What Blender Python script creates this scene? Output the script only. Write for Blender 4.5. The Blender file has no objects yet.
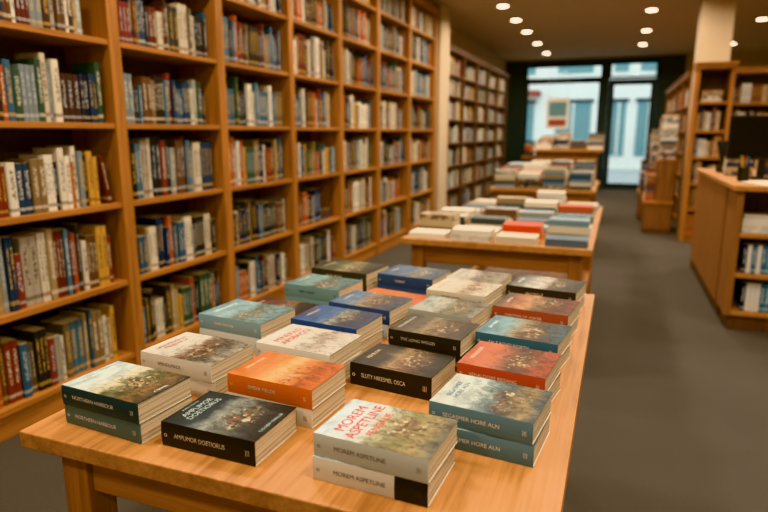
import bpy, math, random
from math import *
from mathutils import Matrix, Vector
random.seed(7)
R=random.Random(11)

def L(c):
    return tuple(((x/255)/12.92 if x/255<=0.04045 else ((x/255+0.055)/1.055)**2.4) for x in c)
def L4(c): return L(c)+(1.0,)
def D(c,k=.24):
    g=.3*c[0]+.59*c[1]+.11*c[2]
    return tuple(int(x*(1-k)+g*k) for x in c)

# ------------------------------------------------------------------ node helpers
def newmat(name):
    m=bpy.data.materials.new(name); m.use_nodes=True
    nt=m.node_tree; nt.nodes.clear()
    o=nt.nodes.new('ShaderNodeOutputMaterial'); b=nt.nodes.new('ShaderNodeBsdfPrincipled')
    nt.links.new(b.outputs[0],o.inputs[0])
    return m,nt,b
def node(nt,t,**k):
    n=nt.nodes.new(t)
    for a,v in k.items(): setattr(n,a,v)
    return n
def math_(nt,op,a,b=None,c=None):
    n=nt.nodes.new('ShaderNodeMath'); n.operation=op
    for i,v in enumerate((a,b,c)):
        if v is None: continue
        if isinstance(v,(int,float)): n.inputs[i].default_value=v
        else: nt.links.new(v,n.inputs[i])
    return n.outputs[0]
def mixc(nt,f,a,b,mode='MIX'):
    n=nt.nodes.new('ShaderNodeMix'); n.data_type='RGBA'; n.blend_type=mode
    for i,v in ((0,f),(6,a),(7,b)):
        if isinstance(v,(int,float)): n.inputs[i].default_value=v
        elif isinstance(v,tuple): n.inputs[i].default_value=v if len(v)==4 else v+(1,)
        else: nt.links.new(v,n.inputs[i])
    return n.outputs[2]
def ramp(nt,fac,stops,interp='LINEAR'):
    n=nt.nodes.new('ShaderNodeValToRGB'); n.color_ramp.interpolation=interp
    cr=n.color_ramp
    while len(cr.elements)<len(stops): cr.elements.new(0.5)
    for e,(p,c) in zip(cr.elements,stops):
        e.position=p; e.color=c if len(c)==4 else c+(1,)
    nt.links.new(fac,n.inputs[0]); return n.outputs[0]
def noise(nt,vec,scale,detail=4,rough=.5,dist=0):
    n=nt.nodes.new('ShaderNodeTexNoise')
    n.inputs['Scale'].default_value=scale; n.inputs['Detail'].default_value=detail
    n.inputs['Roughness'].default_value=rough; n.inputs['Distortion'].default_value=dist
    if vec is not None: nt.links.new(vec,n.inputs['Vector'])
    return n
def mapping(nt,vec,scale=(1,1,1),loc=(0,0,0)):
    n=nt.nodes.new('ShaderNodeMapping'); n.inputs['Scale'].default_value=scale; n.inputs['Location'].default_value=loc
    nt.links.new(vec,n.inputs['Vector']); return n.outputs[0]

def plain(name,col,rough=.6,metal=0,var=0,scale=20,bump=0,spec=.5):
    m,nt,b=newmat(name)
    b.inputs['Roughness'].default_value=rough; b.inputs['Metallic'].default_value=metal; b.inputs['Specular IOR Level'].default_value=spec
    b.inputs['Base Color'].default_value=L4(col)
    if var or bump:
        tc=node(nt,'ShaderNodeTexCoord'); n=noise(nt,tc.outputs['Object'],scale,5,.6)
        if var:
            c=L(col); lo=tuple(x*(1-var) for x in c); hi=tuple(min(1,x*(1+var)) for x in c)
            nt.links.new(ramp(nt,n.outputs['Fac'],[(.3,lo),(.7,hi)]),b.inputs['Base Color'])
        if bump:
            bp=node(nt,'ShaderNodeBump'); bp.inputs['Strength'].default_value=bump; bp.inputs['Distance'].default_value=.01
            nt.links.new(n.outputs['Fac'],bp.inputs['Height']); nt.links.new(bp.outputs[0],b.inputs['Normal'])
    return m
def wood(name,base,dark,axis=1,rough=.4):
    m,nt,b=newmat(name)
    tc=node(nt,'ShaderNodeTexCoord')
    sc=[14,14,14]; sc[axis]=1.0
    v=mapping(nt,tc.outputs['Object'],tuple(sc))
    n1=noise(nt,v,1.6,6,.6,.6)
    sc2=[90,90,90]; sc2[axis]=3
    n2=noise(nt,mapping(nt,tc.outputs['Object'],tuple(sc2)),1.5,3,.6)
    c=ramp(nt,n1.outputs['Fac'],[(.3,L(dark)),(.5,L(base)),(.72,tuple(min(1,x*1.2) for x in L(base)))])
    c=mixc(nt,.4,c,ramp(nt,n2.outputs['Fac'],[(.35,(.5,.44,.38)),(.62,(1,1,1))]),'MULTIPLY')
    nt.links.new(c,b.inputs['Base Color'])
    b.inputs['Roughness'].default_value=rough; b.inputs['Specular IOR Level'].default_value=.4
    bp=node(nt,'ShaderNodeBump'); bp.inputs['Strength'].default_value=.12; bp.inputs['Distance'].default_value=.002
    nt.links.new(n2.outputs['Fac'],bp.inputs['Height']); nt.links.new(bp.outputs[0],b.inputs['Normal'])
    return m
OAK=(166,112,64); OAKD=(130,82,44)
M={}
M['oak_y']=wood('oak_grain_y',OAK,OAKD,1,.5); M['oak_z']=wood('oak_grain_z',OAK,OAKD,2,.52); M['oak_x']=wood('oak_grain_x',OAK,OAKD,0,.5)
M['top']=wood('tabletop_oak',(176,126,80),(146,98,58),1,.42)
M['ctop']=wood('counter_oak',(142,98,64),(116,76,46),2,.5)
M['med']=wood('mid_brown_wood',(130,88,58),(98,62,40),2,.5)
M['dark']=wood('walnut',(92,62,42),(64,42,28),2,.5)
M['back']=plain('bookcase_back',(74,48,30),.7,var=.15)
M['wall']=plain('wall_paint',(182,162,136),.85,var=.04,scale=3)
M['ceil']=plain('ceiling_paint',(184,168,150),.9,var=.03,scale=2)
M['frame']=plain('storefront_metal',(44,58,62),.4,.3)
M['metal']=plain('brushed_metal',(150,150,150),.3,1)
M['black']=plain('black_plastic',(18,19,21),.4)
M['screen']=plain('screen_glass',(12,13,15),.2)
M['concrete']=plain('pavement',(170,172,172),.9,var=.1,scale=3)
M['facade']=plain('facade_render',(236,234,226),.85,var=.06,scale=1.5)
M['facadeglass']=plain('facade_glass',(104,146,152),.3)
M['red']=plain('awning_red',(150,74,56),.7)
M['paper']=plain('paper',(225,220,210),.7)

# carpet
m,nt,b=newmat('carpet'); tc=node(nt,'ShaderNodeTexCoord')
n1=noise(nt,tc.outputs['Object'],260,3,.7); n2=noise(nt,tc.outputs['Object'],1.2,4,.6)
c=ramp(nt,n1.outputs['Fac'],[(.3,L((58,54,51))),(.7,L((96,91,87)))])
c=mixc(nt,.4,c,ramp(nt,n2.outputs['Fac'],[(.3,(.7,.7,.7)),(.7,(1,1,1))]),'MULTIPLY')
nt.links.new(c,b.inputs['Base Color']); b.inputs['Roughness'].default_value=.95; b.inputs['Specular IOR Level'].default_value=.1
bp=node(nt,'ShaderNodeBump'); bp.inputs['Strength'].default_value=.5; bp.inputs['Distance'].default_value=.004
nt.links.new(n1.outputs['Fac'],bp.inputs['Height']); nt.links.new(bp.outputs[0],b.inputs['Normal'])
M['carpet']=m
# glass
m=bpy.data.materials.new('window_glass'); m.use_nodes=True; nt=m.node_tree; nt.nodes.clear()
o=node(nt,'ShaderNodeOutputMaterial'); mx=node(nt,'ShaderNodeMixShader'); mx.inputs[0].default_value=.07
t=node(nt,'ShaderNodeBsdfTransparent'); t.inputs[0].default_value=(.94,.98,.97,1); g=node(nt,'ShaderNodeBsdfGlossy'); g.inputs['Roughness'].default_value=.02
nt.links.new(t.outputs[0],mx.inputs[1]); nt.links.new(g.outputs[0],mx.inputs[2]); nt.links.new(mx.outputs[0],o.inputs[0]); M['glass']=m
# lamp
m,nt,b=newmat('lamp_glow'); b.inputs['Emission Color'].default_value=(1,.82,.58,1); b.inputs['Emission Strength'].default_value=22; M['lamp']=m
# pages
m,nt,b=newmat('book_pages'); tc=node(nt,'ShaderNodeTexCoord')
v=mapping(nt,tc.outputs['Object'],(4,4,900)); n=noise(nt,v,1,2,.5)
c=ramp(nt,n.outputs['Fac'],[(.3,L((140,124,102))),(.6,L((206,192,168)))])
nt.links.new(c,b.inputs['Base Color']); b.inputs['Roughness'].default_value=.85; b.inputs['Specular IOR Level'].default_value=.2; M['pages']=m
def bookmat(name,art=False):
    m,nt,b=newmat(name)
    A=node(nt,'ShaderNodeAttribute',attribute_name='ColA'); B=node(nt,'ShaderNodeAttribute',attribute_name='ColB')
    uv=node(nt,'ShaderNodeUVMap',uv_map='UVMap'); s=node(nt,'ShaderNodeSeparateXYZ'); nt.links.new(uv.outputs[0],s.inputs[0])
    tc=node(nt,'ShaderNodeTexCoord')
    if not art:
        n=noise(nt,mapping(nt,tc.outputs['Object'],(110,110,170)),1,1,.5)
        msk=math_(nt,'GREATER_THAN',n.outputs['Fac'],.5)
        du=math_(nt,'ABSOLUTE',math_(nt,'SUBTRACT',s.outputs[0],.5))
        msk=math_(nt,'MULTIPLY',msk,math_(nt,'LESS_THAN',du,.24))
        lo=math_(nt,'GREATER_THAN',s.outputs[1],.3); hi=math_(nt,'LESS_THAN',s.outputs[1],.86)
        msk=math_(nt,'MULTIPLY',msk,math_(nt,'MULTIPLY',lo,hi))
        band=math_(nt,'MULTIPLY',math_(nt,'GREATER_THAN',s.outputs[1],.08),math_(nt,'LESS_THAN',s.outputs[1],.14))
        msk=math_(nt,'MAXIMUM',msk,math_(nt,'MULTIPLY',band,.7))
        c=mixc(nt,math_(nt,'MULTIPLY',msk,.8),A.outputs['Color'],B.outputs['Color'])
    else:
        n=noise(nt,tc.outputs['Object'],22,6,.65,.5)
        c=mixc(nt,ramp(nt,n.outputs['Fac'],[(.42,(0,0,0)),(.6,(1,1,1))]),A.outputs['Color'],B.outputs['Color'])
    nt.links.new(c,b.inputs['Base Color']); b.inputs['Roughness'].default_value=.55; b.inputs['Specular IOR Level'].default_value=.3
    return m
M['spine']=bookmat('shelf_book_spine'); M['cover']=bookmat('book_cover_art',True)

def artmat(name,stops,seed,seam=.5,dark=.5,rough=.5,town=1.0):
    """printed landscape: ramp runs from head (sky) to tail (ground) of the cover"""
    m,nt,b=newmat(name)
    uv=node(nt,'ShaderNodeUVMap',uv_map='UVMap'); s=node(nt,'ShaderNodeSeparateXYZ'); nt.links.new(uv.outputs[0],s.inputs[0])
    S,Wv=s.outputs[0],s.outputs[1]
    v=mapping(nt,uv.outputs[0],(1,1,1),(seed*3.7,seed*1.3,0))
    n1=noise(nt,v,3.2,7,.6,.3); n2=noise(nt,v,8,8,.75,1.0)
    cl=noise(nt,mapping(nt,uv.outputs[0],(7,2.2,1),(seed*2.1,seed,0)),1,5,.6,.4)
    h=math_(nt,'ADD',S,math_(nt,'MULTIPLY',math_(nt,'SUBTRACT',n1.outputs['Fac'],.5),seam))
    c=ramp(nt,h,[(p,L(D(q))) for p,q in stops])
    sky=ramp(nt,S,[(.3,(1,1,1)),(.6,(0,0,0))])
    c=mixc(nt,math_(nt,'MULTIPLY',sky,.7),c,ramp(nt,cl.outputs['Fac'],[(.36,(.45,.47,.5)),(.58,(1,1,1))]),'MULTIPLY')
    g=math_(nt,'MULTIPLY',ramp(nt,S,[(.2,(.12,)*3),(.48,(1,1,1))]),min(1,dark+.4))
    c=mixc(nt,g,c,ramp(nt,n2.outputs['Fac'],[(.4,(.07,.065,.06)),(.5,(.66,.62,.56)),(.6,(1.0,.98,.9))]),'MULTIPLY')
    vo=node(nt,'ShaderNodeTexVoronoi'); vo.inputs['Scale'].default_value=24
    wob=node(nt,'ShaderNodeMix',data_type='VECTOR'); wob.inputs[0].default_value=.06
    nt.links.new(mapping(nt,v,(1.3,.8,1)),wob.inputs[4]); nt.links.new(n2.outputs['Color'],wob.inputs[5]); nt.links.new(wob.outputs[1],vo.inputs['Vector'])
    sv=node(nt,'ShaderNodeSeparateColor'); nt.links.new(vo.outputs['Color'],sv.inputs[0])
    tc_=ramp(nt,sv.outputs[0],[(0,L((50,42,34))),(.2,L((126,88,60))),(.4,L((170,146,112))),(.55,L((78,74,54))),(.75,L((200,188,160))),(.85,L((104,70,52)))],'CONSTANT')
    d1=math_(nt,'ABSOLUTE',math_(nt,'SUBTRACT',S,.64)); d2=math_(nt,'ABSOLUTE',math_(nt,'SUBTRACT',Wv,.35+.3*((seed*37)%10)/10))
    dd=math_(nt,'ADD',math_(nt,'MULTIPLY',d1,3.4),math_(nt,'MULTIPLY',d2,1.6))
    dd=math_(nt,'ADD',dd,math_(nt,'MULTIPLY',math_(nt,'SUBTRACT',n2.outputs['Fac'],.5),2.6))
    mk=ramp(nt,dd,[(.4,(1,1,1)),(.7,(0,0,0))])
    c=mixc(nt,math_(nt,'MULTIPLY',mk,.6*town),c,tc_)
    n4=noise(nt,mapping(nt,v,(1,3,1)),7,5,.65,.2)
    tr=math_(nt,'MULTIPLY',ramp(nt,n4.outputs['Fac'],[(.52,(0,0,0)),(.58,(1,1,1))]),ramp(nt,S,[(.4,(0,0,0)),(.55,(1,1,1)),(.85,(1,1,1)),(.97,(.2,)*3)]))
    c=mixc(nt,math_(nt,'MULTIPLY',tr,min(.8,.7*dark*2)),c,tuple(x*.2 for x in L(stops[-2][1])))
    nt.links.new(c,b.inputs['Base Color']); b.inputs['Roughness'].default_value=rough; b.inputs['Specular IOR Level'].default_value=.3
    return m

# ------------------------------------------------------------------ mesh builder
class MB:
    def __init__(s): s.v=[];s.f=[];s.m=[];s.a=[];s.b=[];s.uv=[];s.mats=[]
    def mi(s,k):
        mt=M[k] if isinstance(k,str) else k
        if mt not in s.mats: s.mats.append(mt)
        return s.mats.index(mt)
    def face(s,pts,mat,ca=(.8,.8,.8),cb=(.2,.2,.2),uv=None):
        i=len(s.v); s.v+= [tuple(p) for p in pts]; s.f.append(tuple(range(i,i+len(pts))))
        s.m.append(s.mi(mat)); s.a.append(ca); s.b.append(cb); s.uv.append(uv or [(0,0)]*len(pts))
    def box(s,x0,x1,y0,y1,z0,z1,mat,ca=(.8,.8,.8),cb=(.2,.2,.2),T=None):
        p=[(x,y,z) for z in (z0,z1) for y in (y0,y1) for x in (x0,x1)]
        if T: p=[tuple(T@Vector(q)) for q in p]
        i=len(s.v); s.v+=p
        for f in ((0,2,3,1),(4,5,7,6),(0,1,5,4),(2,6,7,3),(0,4,6,2),(1,3,7,5)):
            s.f.append(tuple(i+k for k in f)); s.m.append(s.mi(mat)); s.a.append(ca); s.b.append(cb); s.uv.append([(0,0),(1,0),(1,1),(0,1)])
    def cyl(s,cx,cy,z0,z1,r,mat,n=24,r2=None):
        r2=r if r2 is None else r2
        lo=[(cx+r*cos(2*pi*k/n),cy+r*sin(2*pi*k/n),z0) for k in range(n)]; hi=[(cx+r2*cos(2*pi*k/n),cy+r2*sin(2*pi*k/n),z1) for k in range(n)]
        for k in range(n):
            j=(k+1)%n; s.face([lo[k],lo[j],hi[j],hi[k]],mat)
        s.face(hi,mat); s.face(lo[::-1],mat)
    def build(s,name,loc=(0,0,0),rot=0,bevel=0,parent=None):
        me=bpy.data.meshes.new(name); me.from_pydata(s.v,[],s.f)
        for mt in s.mats: me.materials.append(mt)
        me.polygons.foreach_set('material_index',s.m)
        for nm,src in (('ColA',s.a),('ColB',s.b)):
            at=me.color_attributes.new(nm,'FLOAT_COLOR','CORNER'); d=[]
            for f,c in zip(s.f,src): d+= (list(c[:3])+[1.0])*len(f)
            at.data.foreach_set('color',d)
        u=me.uv_layers.new(name='UVMap'); d=[]
        for q in s.uv:
            for t in q: d+=[t[0],t[1]]
        u.data.foreach_set('uv',d); me.update()
        o=bpy.data.objects.new(name,me); bpy.context.scene.collection.objects.link(o)
        o.location=loc; o.rotation_euler=(0,0,rot)
        if bevel:
            md=o.modifiers.new('bevel','BEVEL'); md.width=bevel; md.segments=2; md.limit_method='ANGLE'
        if parent: o.parent=parent
        return o

# ------------------------------------------------------------------ text
_tc={}
def textmesh(s,size):
    if s not in _tc:
        cu=bpy.data.curves.new('t','FONT'); cu.body=s; cu.size=1; cu.align_x='CENTER'; cu.align_y='CENTER'; cu.resolution_u=3
        ob=bpy.data.objects.new('t',cu); bpy.context.scene.collection.objects.link(ob)
        dg=bpy.context.evaluated_depsgraph_get(); me=bpy.data.meshes.new_from_object(ob.evaluated_get(dg))
        _tc[s]=([tuple(v.co) for v in me.vertices],[tuple(p.vertices) for p in me.polygons])
        bpy.data.objects.remove(ob); bpy.data.curves.remove(cu); bpy.data.meshes.remove(me)
    vs,fs=_tc[s]
    w=max(v[0] for v in vs)-min(v[0] for v in vs)
    return [(v[0]*size,v[1]*size) for v in vs],fs,w*size
def addtext(mb,s,size,fn,mat,maxw):
    vs,fs,w=textmesh(s,size)
    k=min(1,maxw/w)
    P=[fn(x*k,y) for x,y in vs]
    i=len(mb.v); mb.v+=P; mi=mb.mi(mat)
    for f in fs:
        mb.f.append(tuple(i+q for q in f)); mb.m.append(mi); mb.a.append((1,1,1)); mb.b.append((0,0,0)); mb.uv.append([(0,0)]*len(f))

_pm={}
def ink(c):
    if c not in _pm: _pm[c]=plain('print_%d_%d_%d'%c,c,.5,spec=.3)
    return _pm[c]

def paperback(cx,cy,z,ang,Lb,W,T,cover,spine,back=(205,200,190),title=None,tcol=(240,240,235),sub=None,scol=None,stext=None,sttcol=(214,204,188),lift=0.0,endband=None,tsize=.03,tpos=.2):
    mb=MB(); c=.0011; hl=Lb/2
    bulge=.0016
    def ys(zz): return -W/2-bulge*(1-((zz-T/2)/(T/2))**2)
    def zt(y): return T+lift*max(0,(y+W/2)/W)**2
    N=6
    NY=6
    ysamp=[-W/2+W*k/NY for k in range(NY+1)]
    smat=ink(D(spine,.18))
    bmat=ink(back)
    for k in range(NY):
        y0,y1=ysamp[k],ysamp[k+1]
        mb.face([(-hl,y0,zt(y0)),(hl,y0,zt(y0)),(hl,y1,zt(y1)),(-hl,y1,zt(y1))],cover,uv=[(0,k/NY),(1,k/NY),(1,(k+1)/NY),(0,(k+1)/NY)])
        mb.face([(-hl,y0,zt(y0)-c),(-hl,y1,zt(y1)-c),(hl,y1,zt(y1)-c),(hl,y0,zt(y0)-c)],ink((215,210,200)))
        for x in (-hl,hl):
            q=[(x,y0,zt(y0)-c),(x,y1,zt(y1)-c),(x,y1,zt(y1)),(x,y0,zt(y0))]
            mb.face(q if x>0 else q[::-1],smat)
    mb.face([(hl,W/2,zt(W/2)-c),(-hl,W/2,zt(W/2)-c),(-hl,W/2,zt(W/2)),(hl,W/2,zt(W/2))],smat)
    mb.box(-hl,hl,-W/2,W/2,0,c,bmat)
    zs=[T*k/N for k in range(N+1)]
    for k in range(N):
        a,b_=zs[k],zs[k+1]
        mb.face([(-hl,ys(a),a),(hl,ys(a),a),(hl,ys(b_),b_),(-hl,ys(b_),b_)],smat,uv=[(0,a/T*.2),(1,a/T*.2),(1,b_/T*.2),(0,b_/T*.2)])
        for x in (-hl,hl):
            q=[(x,ys(a),a),(x,-W/2+c,a),(x,-W/2+c,b_),(x,ys(b_),b_)]
            mb.face(q if x>0 else q[::-1],smat)
    i=.0012
    mb.box(-hl+i,hl-i,-W/2+c,W/2-.0016,c,T-c,'pages')
    e=.0004
    if title:
        lines=title.split('\n')
        xx=-hl+Lb*tpos
        for n,s in enumerate(lines):
            sz=tsize*(1 if n<2 else .7)
            addtext(mb,s,sz,lambda x,y,xx=xx:(xx-y,x,zt(x)+e),ink(tcol),W*.88)
            xx+=sz*.95
        if sub:
            addtext(mb,sub,.009,lambda x,y:(hl-.012-y,x,zt(x)+e),ink(scol or tcol),W*.7)
            addtext(mb,sub[::-1].title(),.007,lambda x,y:(-hl+.010-y,x,zt(x)+e),ink(scol or tcol),W*.6)
    if stext:
        addtext(mb,stext,T*.27,lambda x,y:(x-Lb*.08,ys(T/2+y)-e,T/2+y),ink(sttcol),Lb*.55)
        addtext(mb,'|||',T*.26,lambda x,y:(x+hl*.85,ys(T/2+y)-e,T/2+y),ink(sttcol),Lb*.72)
        addtext(mb,'o',T*.3,lambda x,y:(x-hl*.9,ys(T/2+y)-e,T/2+y),ink(sttcol),Lb*.72)
    if endband:
        x0=hl*.45
        for k in range(N):
            a,b_=zs[k],zs[k+1]
            mb.face([(x0,ys(a)-e/2,a),(hl,ys(a)-e/2,a),(hl,ys(b_)-e/2,b_),(x0,ys(b_)-e/2,b_)],ink(endband))
    return mb.build('paperback_book',(cx,cy,z),radians(ang))

TT=.75
def stack(x,y,n,ang,cover,spine,Lb=.215,W=.15,T=.043,low=None,**k):
    z=TT+.0004
    for i in range(n):
        top=i==n-1
        a=ang+(0 if top else R.uniform(-2.5,2.5)); dx,dy=(0,0) if top else (R.uniform(-.003,.003),R.uniform(-.003,.003))
        if top: paperback(x,y,z,a,Lb,W,T,cover,spine,lift=R.uniform(0,.002),**k)
        else:
            kk=dict(k); sp=spine
            if low: sp=low[0]; kk['sttcol']=low[1]; kk['endband']=low[2] if len(low)>2 else None
            kk['title']=None
            paperback(x+dx,y+dy,z,a,Lb,W,T,cover,sp,**kk)
        z+=T+.0005

A=artmat
stack(-.935,.915,2,-4,A('art_lakehouse',[(0,(150,176,184)),(.3,(186,200,196)),(.44,(200,192,160)),(.54,(110,116,84)),(.7,(80,88,58)),(.85,(130,98,62)),(1,(54,60,52))],1,.35,.35),(44,70,80),stext='NORTHERN HARBOUR',W=.145,title='THE LAKE HOUSE',tcol=(225,226,220),tsize=.012,sub='A NOVEL',tpos=.1,low=((82,108,112),(210,206,196)))
stack(-.685,.925,1,-1,A('art_night',[(0,(22,30,36)),(.3,(36,54,64)),(.45,(130,140,138)),(.6,(80,88,90)),(.8,(40,46,48)),(1,(20,22,24))],2,.4,.35),(22,25,28),T=.05,W=.15,title='AMPLIMOR\nDOETIORUS',tcol=(160,180,180),tsize=.018,stext='AMPLIMOR DOETIORUS',sub='THE NEW THRILLER',tpos=.13)
stack(-.65,1.092,2,-4,A('art_sunset',[(0,(214,96,20)),(.3,(228,126,30)),(.48,(250,194,90)),(.62,(228,130,42)),(.78,(164,68,18)),(1,(198,86,20))],3,.3,.22,town=.5),(206,92,24),W=.145,title='EMBER FIELDS',tcol=(250,232,190),tsize=.011,stext='EMBER FIELDS',low=((200,192,176),(60,50,40)),tpos=.1)
stack(-.35,.925,2,-4,A('art_village',[(0,(166,188,202)),(.35,(194,204,204)),(.48,(150,150,116)),(.64,(112,108,64)),(.85,(144,126,82)),(1,(86,92,84))],4,.3,.36),(178,180,170),W=.15,title='MOREM\nASPETLINE\nFENGALIE',tcol=(178,38,32),tsize=.030,stext='MOREM ASPETLINE',sttcol=(90,70,60),low=((200,192,178),(70,60,60),(24,26,28)),tpos=.17)
stack(-.20,1.115,2,-7,A('art_coast',[(0,(170,178,170)),(.35,(160,178,178)),(.46,(110,140,150)),(.62,(44,70,88)),(.84,(144,122,84)),(1,(54,78,96))],5,.4,.4),(88,124,140),W=.15,Lb=.205,title='SEGASMER\nHORE ALN',tcol=(50,86,122),tsize=.016,stext='SEGASMER HORE ALN',tpos=.12)
stack(-.925,1.135,2,-4,A('art_moor',[(0,(202,198,188)),(.4,(190,186,176)),(.52,(130,98,80)),(.7,(86,78,70)),(1,(150,146,138))],6,.3),(194,188,176),W=.155,title='SPENDLMADS\nMOENIKSA',tcol=(150,48,40),tsize=.016,stext='SPENDLMADS',sttcol=(90,80,76),tpos=.12)
stack(-.70,1.29,2,-5,A('art_white_letters',[(0,(206,200,190)),(.5,(196,190,180)),(.66,(150,140,136)),(.8,(180,170,164)),(1,(194,188,180))],7,.3,.22,town=.4),(200,194,182),W=.16,title='MINERAD\nARSBACCI',tcol=(176,44,34),tsize=.026,stext='MINERAD',sttcol=(150,60,50),tpos=.2)
stack(-.455,1.315,1,-7,A('art_ridge',[(0,(34,30,32)),(.3,(54,48,46)),(.46,(156,122,86)),(.6,(116,72,48)),(.8,(50,42,38)),(1,(28,26,28))],8,.4),(30,28,32),T=.056,W=.15,title='REMELDIA',tcol=(216,186,150),tsize=.014,stext='SLUTY HIRESMEL OSCA',tpos=.12)
stack(-.20,1.335,2,-7,A('art_redtown',[(0,(186,76,44)),(.32,(190,92,58)),(.46,(150,86,64)),(.64,(66,50,48)),(.86,(154,68,42)),(1,(154,56,34))],9,.35,.4),(176,64,40),Lb=.2,W=.16,title='VENALDORE',tcol=(240,212,184),tsize=.014,stext='VENALDORE REISANG',tpos=.1)
stack(-.985,1.44,2,-6,A('art_skyblue',[(0,(100,142,158)),(.4,(130,168,178)),(.56,(94,118,112)),(.8,(112,148,156)),(1,(84,126,144))],10,.3,.3,town=.6),(116,152,164),W=.165,Lb=.225,title='OPEN WATER',tcol=(226,230,226),tsize=.016,stext='OPEN WATER',low=((176,186,186),(60,90,100)),tpos=.14)
stack(-.715,1.485,2,-7,A('art_blue',[(0,(36,68,132)),(.4,(56,98,158)),(.54,(130,140,140)),(.7,(50,60,84)),(1,(34,56,108))],11,.3,.35,town=.7),(44,76,136),W=.15,title='MERIDIAN',tcol=(220,180,96),tsize=.014,stext='MERIDIAN',low=((172,176,182),(60,70,120)),tpos=.12)
stack(-.43,1.50,2,-7,A('art_forest',[(0,(48,42,36)),(.32,(82,72,58)),(.46,(144,120,88)),(.62,(90,62,44)),(1,(40,36,34))],12),(38,36,36),W=.15,Lb=.205,title='THE LONG WOOD',tcol=(210,200,180),tsize=.012,stext='THE LONG WOOD',tpos=.1)
stack(-.20,1.565,2,-8,A('art_harbour',[(0,(66,116,138)),(.3,(104,148,160)),(.46,(150,128,94)),(.62,(90,64,48)),(1,(48,86,108))],13),(56,98,122),W=.165,Lb=.215,title='SALT ROAD',tcol=(226,226,216),tsize=.012,stext='SALT ROAD NORTH',tpos=.1)
stack(-.44,1.70,2,-9,A('art_hill',[(0,(128,142,136)),(.38,(152,156,144)),(.52,(106,102,80)),(.8,(98,92,74)),(1,(128,130,120))],14),(146,152,144),W=.16,Lb=.2,title='UPLAND',tcol=(50,60,60),tsize=.014,stext='UPLAND',sttcol=(50,56,60),tpos=.12)
stack(-.69,1.68,2,-8,A('art_lagoon',[(0,(52,86,132)),(.3,(88,120,150)),(.46,(150,128,100)),(.62,(80,66,70)),(1,(44,66,108))],15),(52,78,126),W=.155,title='LAGOON',tcol=(226,216,180),tsize=.013,stext='LAGOON',low=((172,180,186),(60,70,90)),tpos=.12)
stack(-1.00,1.635,1,-6,A('art_maroon',[(0,(66,36,34)),(.36,(104,58,48)),(.52,(134,100,80)),(.8,(56,40,38)),(1,(50,28,28))],16),(60,30,30),W=.15,T=.045,title='OLD BRICK',tcol=(216,190,160),tsize=.013,stext='OLD BRICK',tpos=.12)
stack(-.20,1.825,2,-8,A('art_canyon',[(0,(58,42,38)),(.26,(156,86,54)),(.44,(184,130,82)),(.62,(90,56,42)),(1,(116,50,36))],17),(154,68,48),W=.17,Lb=.225,title='CANYON',tcol=(240,212,180),tsize=.013,stext='CANYON OF VOICES',tpos=.12)
stack(-.44,1.885,3,-8,A('art_cream',[(0,(200,192,174)),(.46,(190,178,158)),(.6,(140,108,88)),(.8,(180,168,150)),(1,(194,184,168))],18,.3,.35),(190,180,162),W=.17,Lb=.2,T=.034,title='LETTERS HOME',tcol=(150,50,40),tsize=.015,stext='LETTERS HOME',sttcol=(90,70,60),tpos=.14)
stack(-.695,1.875,1,-9,A('art_orange',[(0,(218,98,24)),(.5,(222,114,34)),(.62,(190,98,54)),(.8,(214,92,28)),(1,(206,82,24))],19,.3,.25,town=.5),(204,88,26),W=.165,T=.045,Lb=.225,title='CITRUS',tcol=(250,232,200),tsize=.015,stext='CITRUS',tpos=.14)
stack(-.935,1.84,2,-7,A('art_teal',[(0,(80,120,128)),(.36,(110,150,150)),(.52,(74,94,88)),(.8,(88,130,136)),(1,(62,104,114))],20,.35,.4),(104,142,148),W=.16,Lb=.225,title='TIDE TABLES',tcol=(226,226,216),tsize=.013,stext='TIDE TABLES',sttcol=(30,50,60),tpos=.12)
stack(-.20,2.10,2,-8,A('art_snow',[(0,(50,46,46)),(.26,(130,130,130)),(.46,(200,198,194)),(.62,(88,82,78)),(1,(42,40,40))],21),(46,42,44),W=.18,Lb=.235,title='WHITEOUT',tcol=(230,230,226),tsize=.015,stext='WHITEOUT',tpos=.12)
stack(-.685,2.10,2,-8,A('art_cobalt',[(0,(44,76,120)),(.4,(66,102,140)),(.56,(120,130,130)),(.8,(52,76,108)),(1,(44,66,108))],22,.4,.4),(54,82,124),W=.17,Lb=.225,title='COBALT',tcol=(226,210,170),tsize=.016,stext='COBALT',tpos=.14)
stack(-.95,2.10,2,-7,A('art_olive',[(0,(42,46,38)),(.34,(84,90,58)),(.5,(154,144,100)),(.72,(56,56,44)),(1,(34,38,32))],23),(50,52,44),W=.18,Lb=.245,title='OLIVE GROVE',tcol=(220,210,176),tsize=.014,stext='OLIVE GROVE',tpos=.12)
stack(-.445,2.12,2,-8,A('art_greyleaf',[(0,(156,150,138)),(.4,(170,162,148)),(.56,(98,88,78)),(.8,(128,118,104)),(1,(148,138,124))],24),(160,152,140),W=.16,Lb=.2,title='QUIET LEAVES',tcol=(70,60,56),tsize=.013,stext='QUIET LEAVES',sttcol=(70,60,56),tpos=.12)

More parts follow.
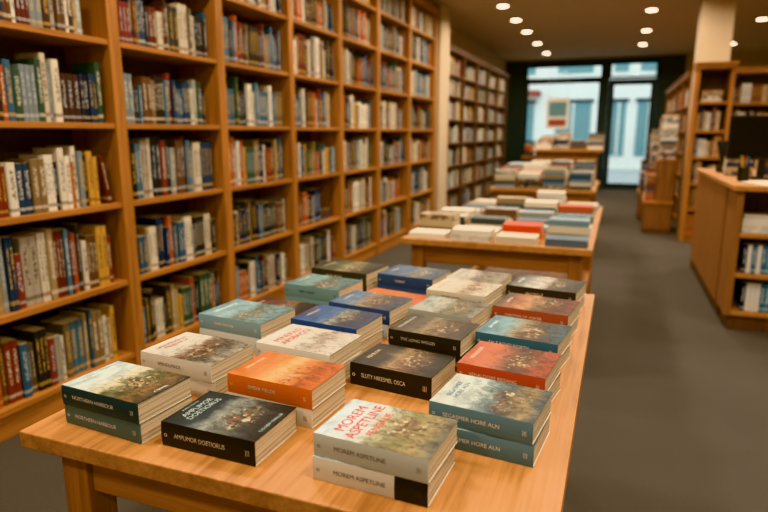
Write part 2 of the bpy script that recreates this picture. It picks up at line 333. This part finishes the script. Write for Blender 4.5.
# ------------------------------------------------------------------ tables
def table(name,x0,x1,y0,y1,h=.75,leg=.07,inset=.05,th=.036,shelf=False,apron=.11,topm='top'):
    mb=MB()
    mb.box(x0,x1,y0,y1,h-th,h,topm)
    ax0,ax1,ay0,ay1=x0+inset,x1-inset,y0+inset,y1-inset
    for lx in (ax0,ax1-leg):
        for ly in (ay0,ay1-leg):
            mb.box(lx,lx+leg,ly,ly+leg,0,h-th,'oak_z')
    t=.022
    for ly in (ay0+.012,ay1-.012-t): mb.box(ax0+leg,ax1-leg,ly,ly+t,h-th-apron,h-th,'oak_x')
    for lx in (ax0+.012,ax1-.012-t): mb.box(lx,lx+t,ay0+leg,ay1-leg,h-th-apron,h-th,'oak_y')
    if shelf:
        mb.box(ax0+.01,ax1-.01,ay0+.01,ay1-.01,.2,.225,'oak_y')
    return mb.build(name,bevel=.003)
table('display_table',-1.11,-.045,.79,2.34)
table('display_table',-1.15,-.09,3.26,5.3,shelf=True)
table('display_table',-1.32,-.2,6.7,8.2,shelf=True)

PAL=[(204,194,176),(212,204,190),(186,176,156),(194,186,168),(206,198,182),(36,38,42),(28,30,34),(42,42,46),(40,38,38),(48,66,90),(38,54,80),(78,106,122),(66,90,108),(112,46,38),(88,38,34),(154,78,46),(100,88,74),(150,130,102),(122,102,78),(56,78,66),(56,52,50),(116,126,130),(184,142,76),(92,64,46),(60,40,36),(62,90,110),(158,148,134),(136,140,136)]
def flatbook(mb,cx,cy,z,ang,Lb,W,T,rng,pal=PAL):
    Tm=Matrix.Translation((cx,cy,z))@Matrix.Rotation(ang,4,'Z')
    ca=L(rng.choice(pal)); cb=L(rng.choice(pal)); sp=L(rng.choice(pal)) if rng.random()<.4 else ca
    c=.0015
    mb.box(-Lb/2,Lb/2,-W/2,W/2,T-c,T,'cover',ca,cb,T=Tm)
    mb.box(-Lb/2,Lb/2,-W/2,W/2,0,c,'cover',sp,sp,T=Tm)
    mb.box(-Lb/2,Lb/2,-W/2,-W/2+c,c,T-c,'cover',sp,cb,T=Tm)
    mb.box(-Lb/2+.002,Lb/2-.002,-W/2+c,W/2-.002,c,T-c,'pages',T=Tm)
def pile(x,y,z,n,rng,Lb=.22,W=.155,rot=0,pal=PAL,name='book_stack',parent=None):
    mb=MB(); zz=0
    col=[rng.choice(pal),rng.choice(pal)]
    for i in range(n):
        T=rng.uniform(.03,.045)
        flatbook(mb,rng.uniform(-.004,.004),rng.uniform(-.004,.004),zz,rng.uniform(-.04,.04)+rot,Lb,W,T,rng,[rng.choice(pal)] if rng.random()<.4 else col)
        zz+=T+.0003
    return mb.build(name,(x,y,z+.0005),parent=parent)
rg=random.Random(8)
PW=[(206,198,184),(212,206,194),(186,178,160),(130,140,144),(88,102,114),(48,50,54),(166,84,58),(170,154,124),(196,190,180),(106,128,138),(72,86,98),(100,72,56),(60,84,108),(62,72,74),(136,118,92),(204,200,190)]
for j in range(9):
    for i in range(4):
        x=-1.0+i*.255+rg.uniform(-.008,.008); y=3.37+j*.215+rg.uniform(-.01,.01)
        if j==1 and i==2: 
            pile(x,y,.75,2,rg,pal=[(194,80,42),(184,66,36)]); continue
        pile(x,y,.75,rg.choice((1,1,2,2,3)),rg,pal=PW)
for j in range(6):
    for i in range(4):
        pile(-1.17+i*.27+rg.uniform(-.01,.01),6.83+j*.235,.75,rg.choice((4,5,6,6,7)),rg,Lb=.225,W=.16,pal=PW)

# ------------------------------------------------------------------ bookcases
def shelfbook(mb,x,w,h,d0,dep,z,ca,cb,lean=0):
    b=.12*w
    prof=[(0,dep),(0,b*1.2),(w*.2,b*.3),(w*.5,0),(w*.8,b*.3),(w,b*1.2),(w,dep)]
    def P(px,py,zz): return (x+px+lean*zz,d0+py,z+zz)
    for k in range(6):
        (xa,ya),(xb,yb)=prof[k],prof[k+1]
        ua,ub=(xa/w,xb/w) if 0<k<5 else (0,0)
        mb.face([P(xa,ya,0),P(xb,yb,0),P(xb,yb,h),P(xa,ya,h)],'spine',ca,cb,[(ua,0),(ub,0),(ub,1),(ua,1)])
    mb.face([P(px,py,h) for px,py in prof],'spine',L((160,144,118)),L((160,144,118)))
def fillshelf(mb,x0,x1,z,clear,rng,pal=PAL,hm=(.25,.31),dfront=.035,dep=.16,full=.95,wr=(.014,.042)):
    x=x0+rng.uniform(.004,.02); end=x0+(x1-x0)*rng.uniform(full-.06,min(.99,full+.04))
    base=rng.uniform(*hm)
    if clear>.3 and rng.random()<.12: end-=.26
    flat=end<x0+(x1-x0)*.75
    while x<end:
        run=rng.choice((1,1,1,1,1,2,2,3)); ca=L(rng.choice(pal)); 
        lum=sum(ca)
        cb=L(rng.choice([(30,30,34),(100,40,32),(40,60,90),(60,50,40)])) if lum>.8 else L(rng.choice([(206,196,176),(190,154,84),(170,176,180)]))
        w=rng.uniform(*wr); h=min(clear-.02,base+rng.uniform(-.055,.04)); dp=rng.uniform(0,.02)
        for _ in range(run):
            if x+w>end: break
            shelfbook(mb,x,w,h,dfront+dp,dep,z,ca,cb); x+=w+.0012
        if x+w>end: break
    gap=x1-x
    if flat and gap>.26:
        zz=z
        for _ in range(rng.choice((3,4,5))):
            T=rng.uniform(.025,.04); flatbook(mb,x+.135,dfront+.1,zz,rng.uniform(-.03,.03),.225,.15,T,rng,pal); zz+=T+.0005
    elif gap>.09 and rng.random()<.7:
        w=rng.uniform(.02,.03); h=min(clear-.05,base-.01); ln=-.16
        shelfbook(mb,x+.17*h,w,h*.96,dfront,dep,z,L(rng.choice(pal)),L((200,190,170)),lean=ln)
def bookcase(name,ups,levels,top,depth,loc,rot,mz='oak_z',mh='oak_x',upw=.075,sht=.028,seed=1,bname='shelved_books',pal=PAL,hm=(.25,.31),wr=(.014,.042),full=.95):
    par=bpy.data.objects.new(name,None); bpy.context.scene.collection.objects.link(par); par.location=loc; par.rotation_euler=(0,0,rot)
    mb=MB(); s0,s1=ups[0]-upw/2,ups[-1]+upw/2
    for u in ups: mb.box(u-upw/2,u+upw/2,0,depth,0,top,mz)
    for a,b_ in zip(ups[:-1],ups[1:]):
        for z in levels: mb.box(a+upw/2,b_-upw/2,.008,depth-.02,z-sht,z,mh)
        mb.box(a+upw/2,b_-upw/2,.02,.04,0,levels[0]-sht,mh)
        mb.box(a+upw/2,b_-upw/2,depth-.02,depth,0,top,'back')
    mb.box(s0-.01,s1+.01,-.02,depth,top,top+.05,mh); mb.box(s0-.02,s1+.02,-.035,depth,top+.05,top+.075,mh)
    mb.build('frame',parent=par,bevel=.002)
    rng=random.Random(seed); bk=MB()
    lv=levels+[top]
    for a,b_ in zip(ups[:-1],ups[1:]):
        for i,z in enumerate(levels):
            fillshelf(bk,a+upw/2,b_-upw/2,z+.001,lv[i+1]-z-sht,rng,pal=pal,hm=hm,wr=wr,full=full)
    bk.build(bname,parent=par)
    return par
lev=[.14,.56,.985,1.40,1.815,2.23,2.62]
bookcase('bookcase',[.66,1.59,2.52,3.42,4.34,5.26,6.21,7.26,8.36],lev,2.93,.33,(-2.45,0,0),pi/2,seed=31)
bookcase('bookcase',[9.05,10.05,11.05,12.05,13.05,14.1],[.12,.48,.84,1.2,1.56,1.92,2.24],2.56,.3,(-2.45,0,0),pi/2,mz='dark',mh='dark',seed=9,hm=(.2,.27),upw=.06)
PB=[(206,196,182),(194,174,148),(166,122,88),(150,84,60),(206,202,194),(84,100,116),(186,164,138),(132,108,86),(100,60,48),(58,58,62),(56,78,100)]
bookcase('bookcase',[.83,1.2],[.1,.42,.74,1.06,1.38,1.72],2.1,.3,(0,8.35,0),0,mz='oak_z',mh='oak_x',seed=21,hm=(.22,.27),pal=PB,upw=.045,full=.97)
bookcase('bookcase',[1.3,2.15,3.0],[.1,.42,.74,1.06,1.38,1.74],2.12,.3,(0,9.35,0),0,mz='med',mh='oak_x',seed=22,hm=(.22,.27),pal=PB,upw=.05,full=.97)
bookcase('bookcase',[-14.2,-13.0,-11.8,-10.7,-9.7],[.1,.42,.74,1.06,1.38,1.74],2.12,.3,(.86,0,0),-pi/2,mz='med',mh='med',seed=23,hm=(.22,.27),pal=PB,upw=.05,full=.97)

# ------------------------------------------------------------------ tall desk, side displays
mb=MB()
mb.box(-1.25,-.25,9.6,10.5,0,.08,'dark'); mb.box(-1.2,-.3,9.65,10.45,.08,1.07,'ctop'); mb.box(-1.27,-.23,9.57,10.53,1.07,1.11,'top')
for k in range(3): mb.box(-1.16+k*.3,-.92+k*.3,9.635,9.655,.18,.98,'oak_z')
mb.build('display_counter',bevel=.003)
for i in range(4):
    for j in range(3): pile(-1.08+i*.25,9.75+j*.27,1.11,rg.choice((2,3,5,6)),rg,pal=PW)
for (x,y,zt_,hs) in ((.38,8.95,1.0,(11,13,15)),(.35,10.3,.745,(9,11,13)),(.42,12.3,1.0,(9,11,13))):
    mb=MB(); w=.36;d=.7
    mb.box(x,x+w,y,y+d,0,.06,'dark')
    mb.box(x+.01,x+w-.01,y+.01,y+d-.01,.06,.40,'med'); mb.box(x-.01,x+w+.01,y-.01,y+d+.01,.40,.43,'oak_y')
    mb.box(x+.14,x+w-.01,y+.03,y+d-.03,.43,zt_-.025,'med'); mb.box(x+.12,x+w,y+.02,y+d-.02,zt_-.025,zt_,'oak_y')
    mb.build('tiered_display_stand',bevel=.003)
    for k in range(2): pile(x+.24,y+.2+k*.3,zt_,rg.choice(hs),rg,Lb=.2,W=.15,pal=PB)
    for k in range(2): pile(x+.065,y+.2+k*.3,.43,rg.choice((7,9,11)),rg,Lb=.12,W=.14,pal=PB)

# ------------------------------------------------------------------ service counter
mb=MB(); X0,Y0,X1,Y1=.77,4.62,2.1,6.75
mb.box(X0+.03,X1,Y0+.03,Y0+.36,0,.1,'dark')
mb.box(X0,X0+.04,Y0,Y0+.4,.1,.97,'ctop')
mb.box(X0,X1,Y0+.38,Y0+.4,.1,.97,'dark')
mb.box(1.42,1.45,Y0+.02,Y0+.38,.1,.97,'ctop'); mb.box(X1-.04,X1,Y0,Y0+.4,.1,.97,'ctop')
for z in (.13,.40,.68): 
    for a,b_ in ((X0+.04,1.42),(1.45,X1-.04)): mb.box(a,b_,Y0+.01,Y0+.38,z-.028,z,'top')
mb.box(X0,X0+.03,Y0+.4,Y1,.1,.97,'ctop')
mb.box(X0+.02,X0+.05,Y0+.4,Y1,0,.1,'dark')
for a,b_ in ((Y0+.405,Y0+1.24),(Y0+1.25,Y1-.005)): mb.box(X0-.006,X0,a,b_,.1,.97,'ctop')
mb.box(X0,X1,Y1-.03,Y1,0,.97,'ctop')
mb.box(X0-.03,X1+.02,Y0-.03,Y1+.03,.97,1.005,'top')
counter=mb.build('service_counter',bevel=.004)
bk=MB(); rr=random.Random(4)
for a,z,n in ((X0+.16,.68,5),(X0+.42,.68,4),(X0+.5,.40,3),(1.6,.68,4),(1.6,.4,5),(1.85,.13,4)):
    zz=z+.001
    for i in range(n):
        flatbook(bk,a,Y0+.14,zz,rr.uniform(-.05,.05),.2,.15,.024,rr,[(206,200,190),(186,180,166),(170,176,180)]); zz+=.0245
for z,x,n in ((.40,X0+.08,6),(.13,X0+.1,9)):
    for i in range(n):
        shelfbook(bk,x,.028,.2,Y0+.06,.14,z+.001,L(rr.choice([(50,100,130),(30,46,64),(206,202,194),(80,130,150)])),(.6,.6,.6)); x+=.0295
bk.build('shelved_books',parent=counter)
mb=MB(); cx,cy=1.03,5.35
mb.box(cx-.25,cx+.25,cy-.012,cy+.012,1.15,1.48,'black'); mb.box(cx-.235,cx+.235,cy-.014,cy-.012,1.17,1.465,'screen')
mb.box(cx-.12,cx+.12,cy+.012,cy+.04,1.24,1.42,'black')
mb.box(cx-.025,cx+.025,cy+.02,cy+.05,1.02,1.3,'black'); mb.cyl(cx,cy+.02,1.0055,1.022,.12,'black',32)
mb.build('computer_monitor',bevel=.003)
mb=MB()
Tm=Matrix.Translation((.95,6.1,1.0055))@Matrix.Rotation(.4,4,'Z')
mb.box(-.1,.1,-.09,.09,0,.06,'black',T=Tm); mb.box(-.08,.08,.0,.07,.06,.12,'black',T=Tm)
Tm2=Tm@Matrix.Translation((0,.02,.12))@Matrix.Rotation(radians(-25),4,'X')
mb.box(-.11,.11,-.01,.01,0,.17,'screen',T=Tm2)
mb.build('cash_register',bevel=.004)
mb=MB(); mb.box(1.25,1.65,4.75,4.98,1.0055,1.02,'black')
for r_ in range(4):
    for c_ in range(11): mb.box(1.262+c_*.034,1.29+c_*.034,4.765+r_*.05,4.805+r_*.05,1.02,1.026,'screen')
mb.build('keyboard')
# counter clutter
pile(.93,5.72,1.0055,4,rg,Lb=.2,W=.14,pal=PB)
pile(1.22,5.9,1.0055,6,rg,Lb=.2,W=.14,pal=PB)
pile(1.3,6.45,1.0055,8,rg,Lb=.2,W=.14,pal=PB)
mb=MB()
for i in range(5): mb.box(-.105,.105,-.148,.148,i*.0012,i*.0012+.001,'paper',T=Matrix.Rotation(.06*i-.1,4,'Z'))
mb.build('paper_sheets',(.98,4.85,1.006),.5)
mb=MB(); mb.cyl(0,0,0,.1,.038,'black',24,.04)
for k in range(5):
    a=k*1.3; Tm=Matrix.Translation((.018*cos(a),.018*sin(a),.09))@Matrix.Rotation(.18,4,Vector((-sin(a),cos(a),0)))
    mb.box(-.004,.004,-.004,.004,0,.09,ink(((30,60,120),(160,40,30),(40,40,40),(200,170,60),(60,110,70))[k]),T=Tm)
mb.build('pen_cup',(.86,5.05,1.006))

# ------------------------------------------------------------------ room
def quadbox(name,boxes,bevel=0):
    mb=MB()
    for b_ in boxes: mb.box(*b_)
    return mb.build(name,bevel=bevel)
XL,XR,YB,YN,ZC=-2.8,4.3,15.8,-2.6,3.1
quadbox('floor',[(XL-.2,XR+.2,YN-.2,YB+.2,-.1,0,'carpet')])
quadbox('ceiling',[(XL-.2,XR+.2,YN-.2,YB+.2,ZC,ZC+.1,'ceil')])
quadbox('wall_left',[(XL-.2,XL,YN-.2,YB+.2,0,ZC,'wall')])
quadbox('wall_right',[(XR,XR+.2,YN-.2,YB+.2,0,ZC,'wall')])
quadbox('wall_near',[(XL,XR,YN-.2,YN,0,ZC,'wall')])
WX0,WX1,DX0,DX1=-2.3,-.47,-.34,.74
quadbox('wall_back',[(XL,WX0,YB,YB+.2,0,ZC,'frame'),(WX0,WX1,YB,YB+.2,0,.45,'frame'),(WX1,DX0,YB,YB+.2,0,ZC,'frame'),
  (WX0,WX1,YB,YB+.2,2.98,ZC,'frame'),(DX0,DX1,YB,YB+.2,3.0,ZC,'frame'),(DX1,1.3,YB,YB+.2,0,ZC,'frame'),(1.3,XR,YB,YB+.2,0,ZC,'wall')])
quadbox('pillar_left',[(XL,-2.42,8.47,8.95,0,ZC,'wall')])
quadbox('pillar_right',[(.84,1.2,8.75,9.15,0,ZC,'wall')])
quadbox('baseboard_left',[(XL,XL+.015,14.2,YB,0,.1,'dark')])
quadbox('baseboard_right',[(XR-.015,XR,YN,YB,0,.1,'dark')])
def framed(mb,x0,x1,z0,z1,t=.06,y0=YB+.02,y1=YB+.1):
    mb.box(x0,x0+t,y0,y1,z0,z1,'frame'); mb.box(x1-t,x1,y0,y1,z0,z1,'frame')
    mb.box(x0+t,x1-t,y0,y1,z0,z0+t,'frame'); mb.box(x0+t,x1-t,y0,y1,z1-t,z1,'frame')
    mb.box(x0+t,x1-t,(y0+y1)/2-.004,(y0+y1)/2+.004,z0+t,z1-t,'glass')
mb=MB(); framed(mb,WX0,WX1,.45,2.62,.08); framed(mb,WX0,WX1,2.62,2.98,.05); mb.build('window_1')
mb=MB(); framed(mb,DX0,DX1,2.62,3.0,.05); mb.build('window_2')
mb=MB(); framed(mb,DX0+.005,DX1-.005,.01,2.6,.13)
mb.box(DX0+.16,DX0+.18,YB-.05,YB-.03,.95,1.35,'metal')
for z in (.97,1.32): mb.box(DX0+.16,DX0+.18,YB-.03,YB+.02,z,z+.02,'metal')
mb.build('door_1')
mb=MB(); mb.box(-2.2,-.6,15.2,15.65,0,.75,'dark'); mb.box(-2.23,-.57,15.17,15.68,.75,.79,'oak_x'); mb.build('window_display_plinth')
for i in range(6): pile(-2.05+i*.26,15.4,.79,rg.choice((5,8,10,12)),rg,pal=PB)
mb=MB(); mb.box(-1.75,-1.2,15.72,15.735,1.45,2.2,'paper'); mb.box(-1.68,-1.27,15.715,15.72,1.75,2.1,'facadeglass'); mb.box(-1.68,-1.27,15.715,15.72,1.52,1.68,'red'); mb.box(-1.7,-1.69,15.72,15.73,2.2,2.98,'metal'); mb.box(-1.26,-1.25,15.72,15.73,2.2,2.98,'metal'); mb.build('hanging_poster')
quadbox('street_pavement',[(-14,14,YB+.2,27,-.12,-.02,'concrete')])
mb=MB(); mb.box(-14,14,25,25.5,-.02,9,'facade')
for x,w_ in ((-9,1.4),(-6.6,1.5),(-4.35,1.1),(-2.4,1.3),(-.35,.5),(.55,.8),(2.2,1.4),(4.5,1.4)):
    mb.box(x,x+w_,24.94,25,.5,2.5,'facadeglass'); mb.box(x-.08,x+w_+.08,24.9,25,2.5,2.62,'frame'); mb.box(x+w_/2-.03,x+w_/2+.03,24.92,24.94,.5,2.5,'facade'); mb.box(x,x+w_,24.94,25,3.6,5.4,'facadeglass')
mb.box(-4.6,-3.0,24.2,24.95,2.75,2.95,'red')
mb.build('street_building')
mb=MB(); mb.cyl(.95,20.5,-.02,.03,.16,'frame'); mb.cyl(.95,20.5,.03,4,.05,'frame'); mb.build('street_lamp')

# ------------------------------------------------------------------ lights
rows=[(-1.66,[-1.2,.6,2.4,4.2,6.0,7.6,8.95,10.1,11.3,12.8,14.4]),(.3,[-1.2,.8,2.8,4.8,6.6,8.3,10.0,11.9,13.7]),(1.95,[.5,3,5.5,8.0,11.4,14.2]),(3.3,[2,6,12])]
for x,ys_ in rows:
    for y in ys_:
        mb=MB(); n=28; r0,r1=.095,.075
        for q in range(n):
            a0,a1=2*pi*q/n,2*pi*(q+1)/n
            mb.face([(r1*cos(a0),r1*sin(a0),-.012),(r1*cos(a1),r1*sin(a1),-.012),(r0*cos(a1),r0*sin(a1),-.012),(r0*cos(a0),r0*sin(a0),-.012)],'paper')
            mb.face([(r0*cos(a0),r0*sin(a0),-.012),(r0*cos(a1),r0*sin(a1),-.012),(r0*cos(a1),r0*sin(a1),0),(r0*cos(a0),r0*sin(a0),0)],'paper')
        mb.face([(r1*cos(-2*pi*q/n),r1*sin(-2*pi*q/n),-.008) for q in range(n)],'lamp')
        o=mb.build('ceiling_downlight',(x,y,ZC))
        la=bpy.data.lights.new('downlight_lamp','AREA'); la.shape='DISK'; la.size=.35; la.energy=35; la.color=(1,.84,.63); la.spread=radians(160)
        lo=bpy.data.objects.new('downlight_lamp',la); bpy.context.scene.collection.objects.link(lo); lo.parent=o; lo.location=(0,0,-.03)
w=bpy.data.worlds.new('World'); bpy.context.scene.world=w; w.use_nodes=True
bg=w.node_tree.nodes['Background']; bg.inputs[0].default_value=(.84,.95,1,1); bg.inputs[1].default_value=2.4

# ------------------------------------------------------------------ camera
f=600; p=atan(123/f); psi=atan(236*cos(p)/f)
cam=bpy.data.cameras.new('Camera'); co=bpy.data.objects.new('Camera',cam); bpy.context.scene.collection.objects.link(co)
cam.sensor_width=36; cam.lens=f/768*36; co.location=(0,0,1.35); co.rotation_euler=(pi/2-p,0,psi)
cam.dof.use_dof=True; cam.dof.focus_distance=1.35; cam.dof.aperture_fstop=2.2; cam.clip_start=.05
bpy.context.scene.camera=co
vs=bpy.context.scene.view_settings
try:
    vs.view_transform='Khronos PBR Neutral'; vs.look='None'
except Exception: pass
vs.exposure=-.1
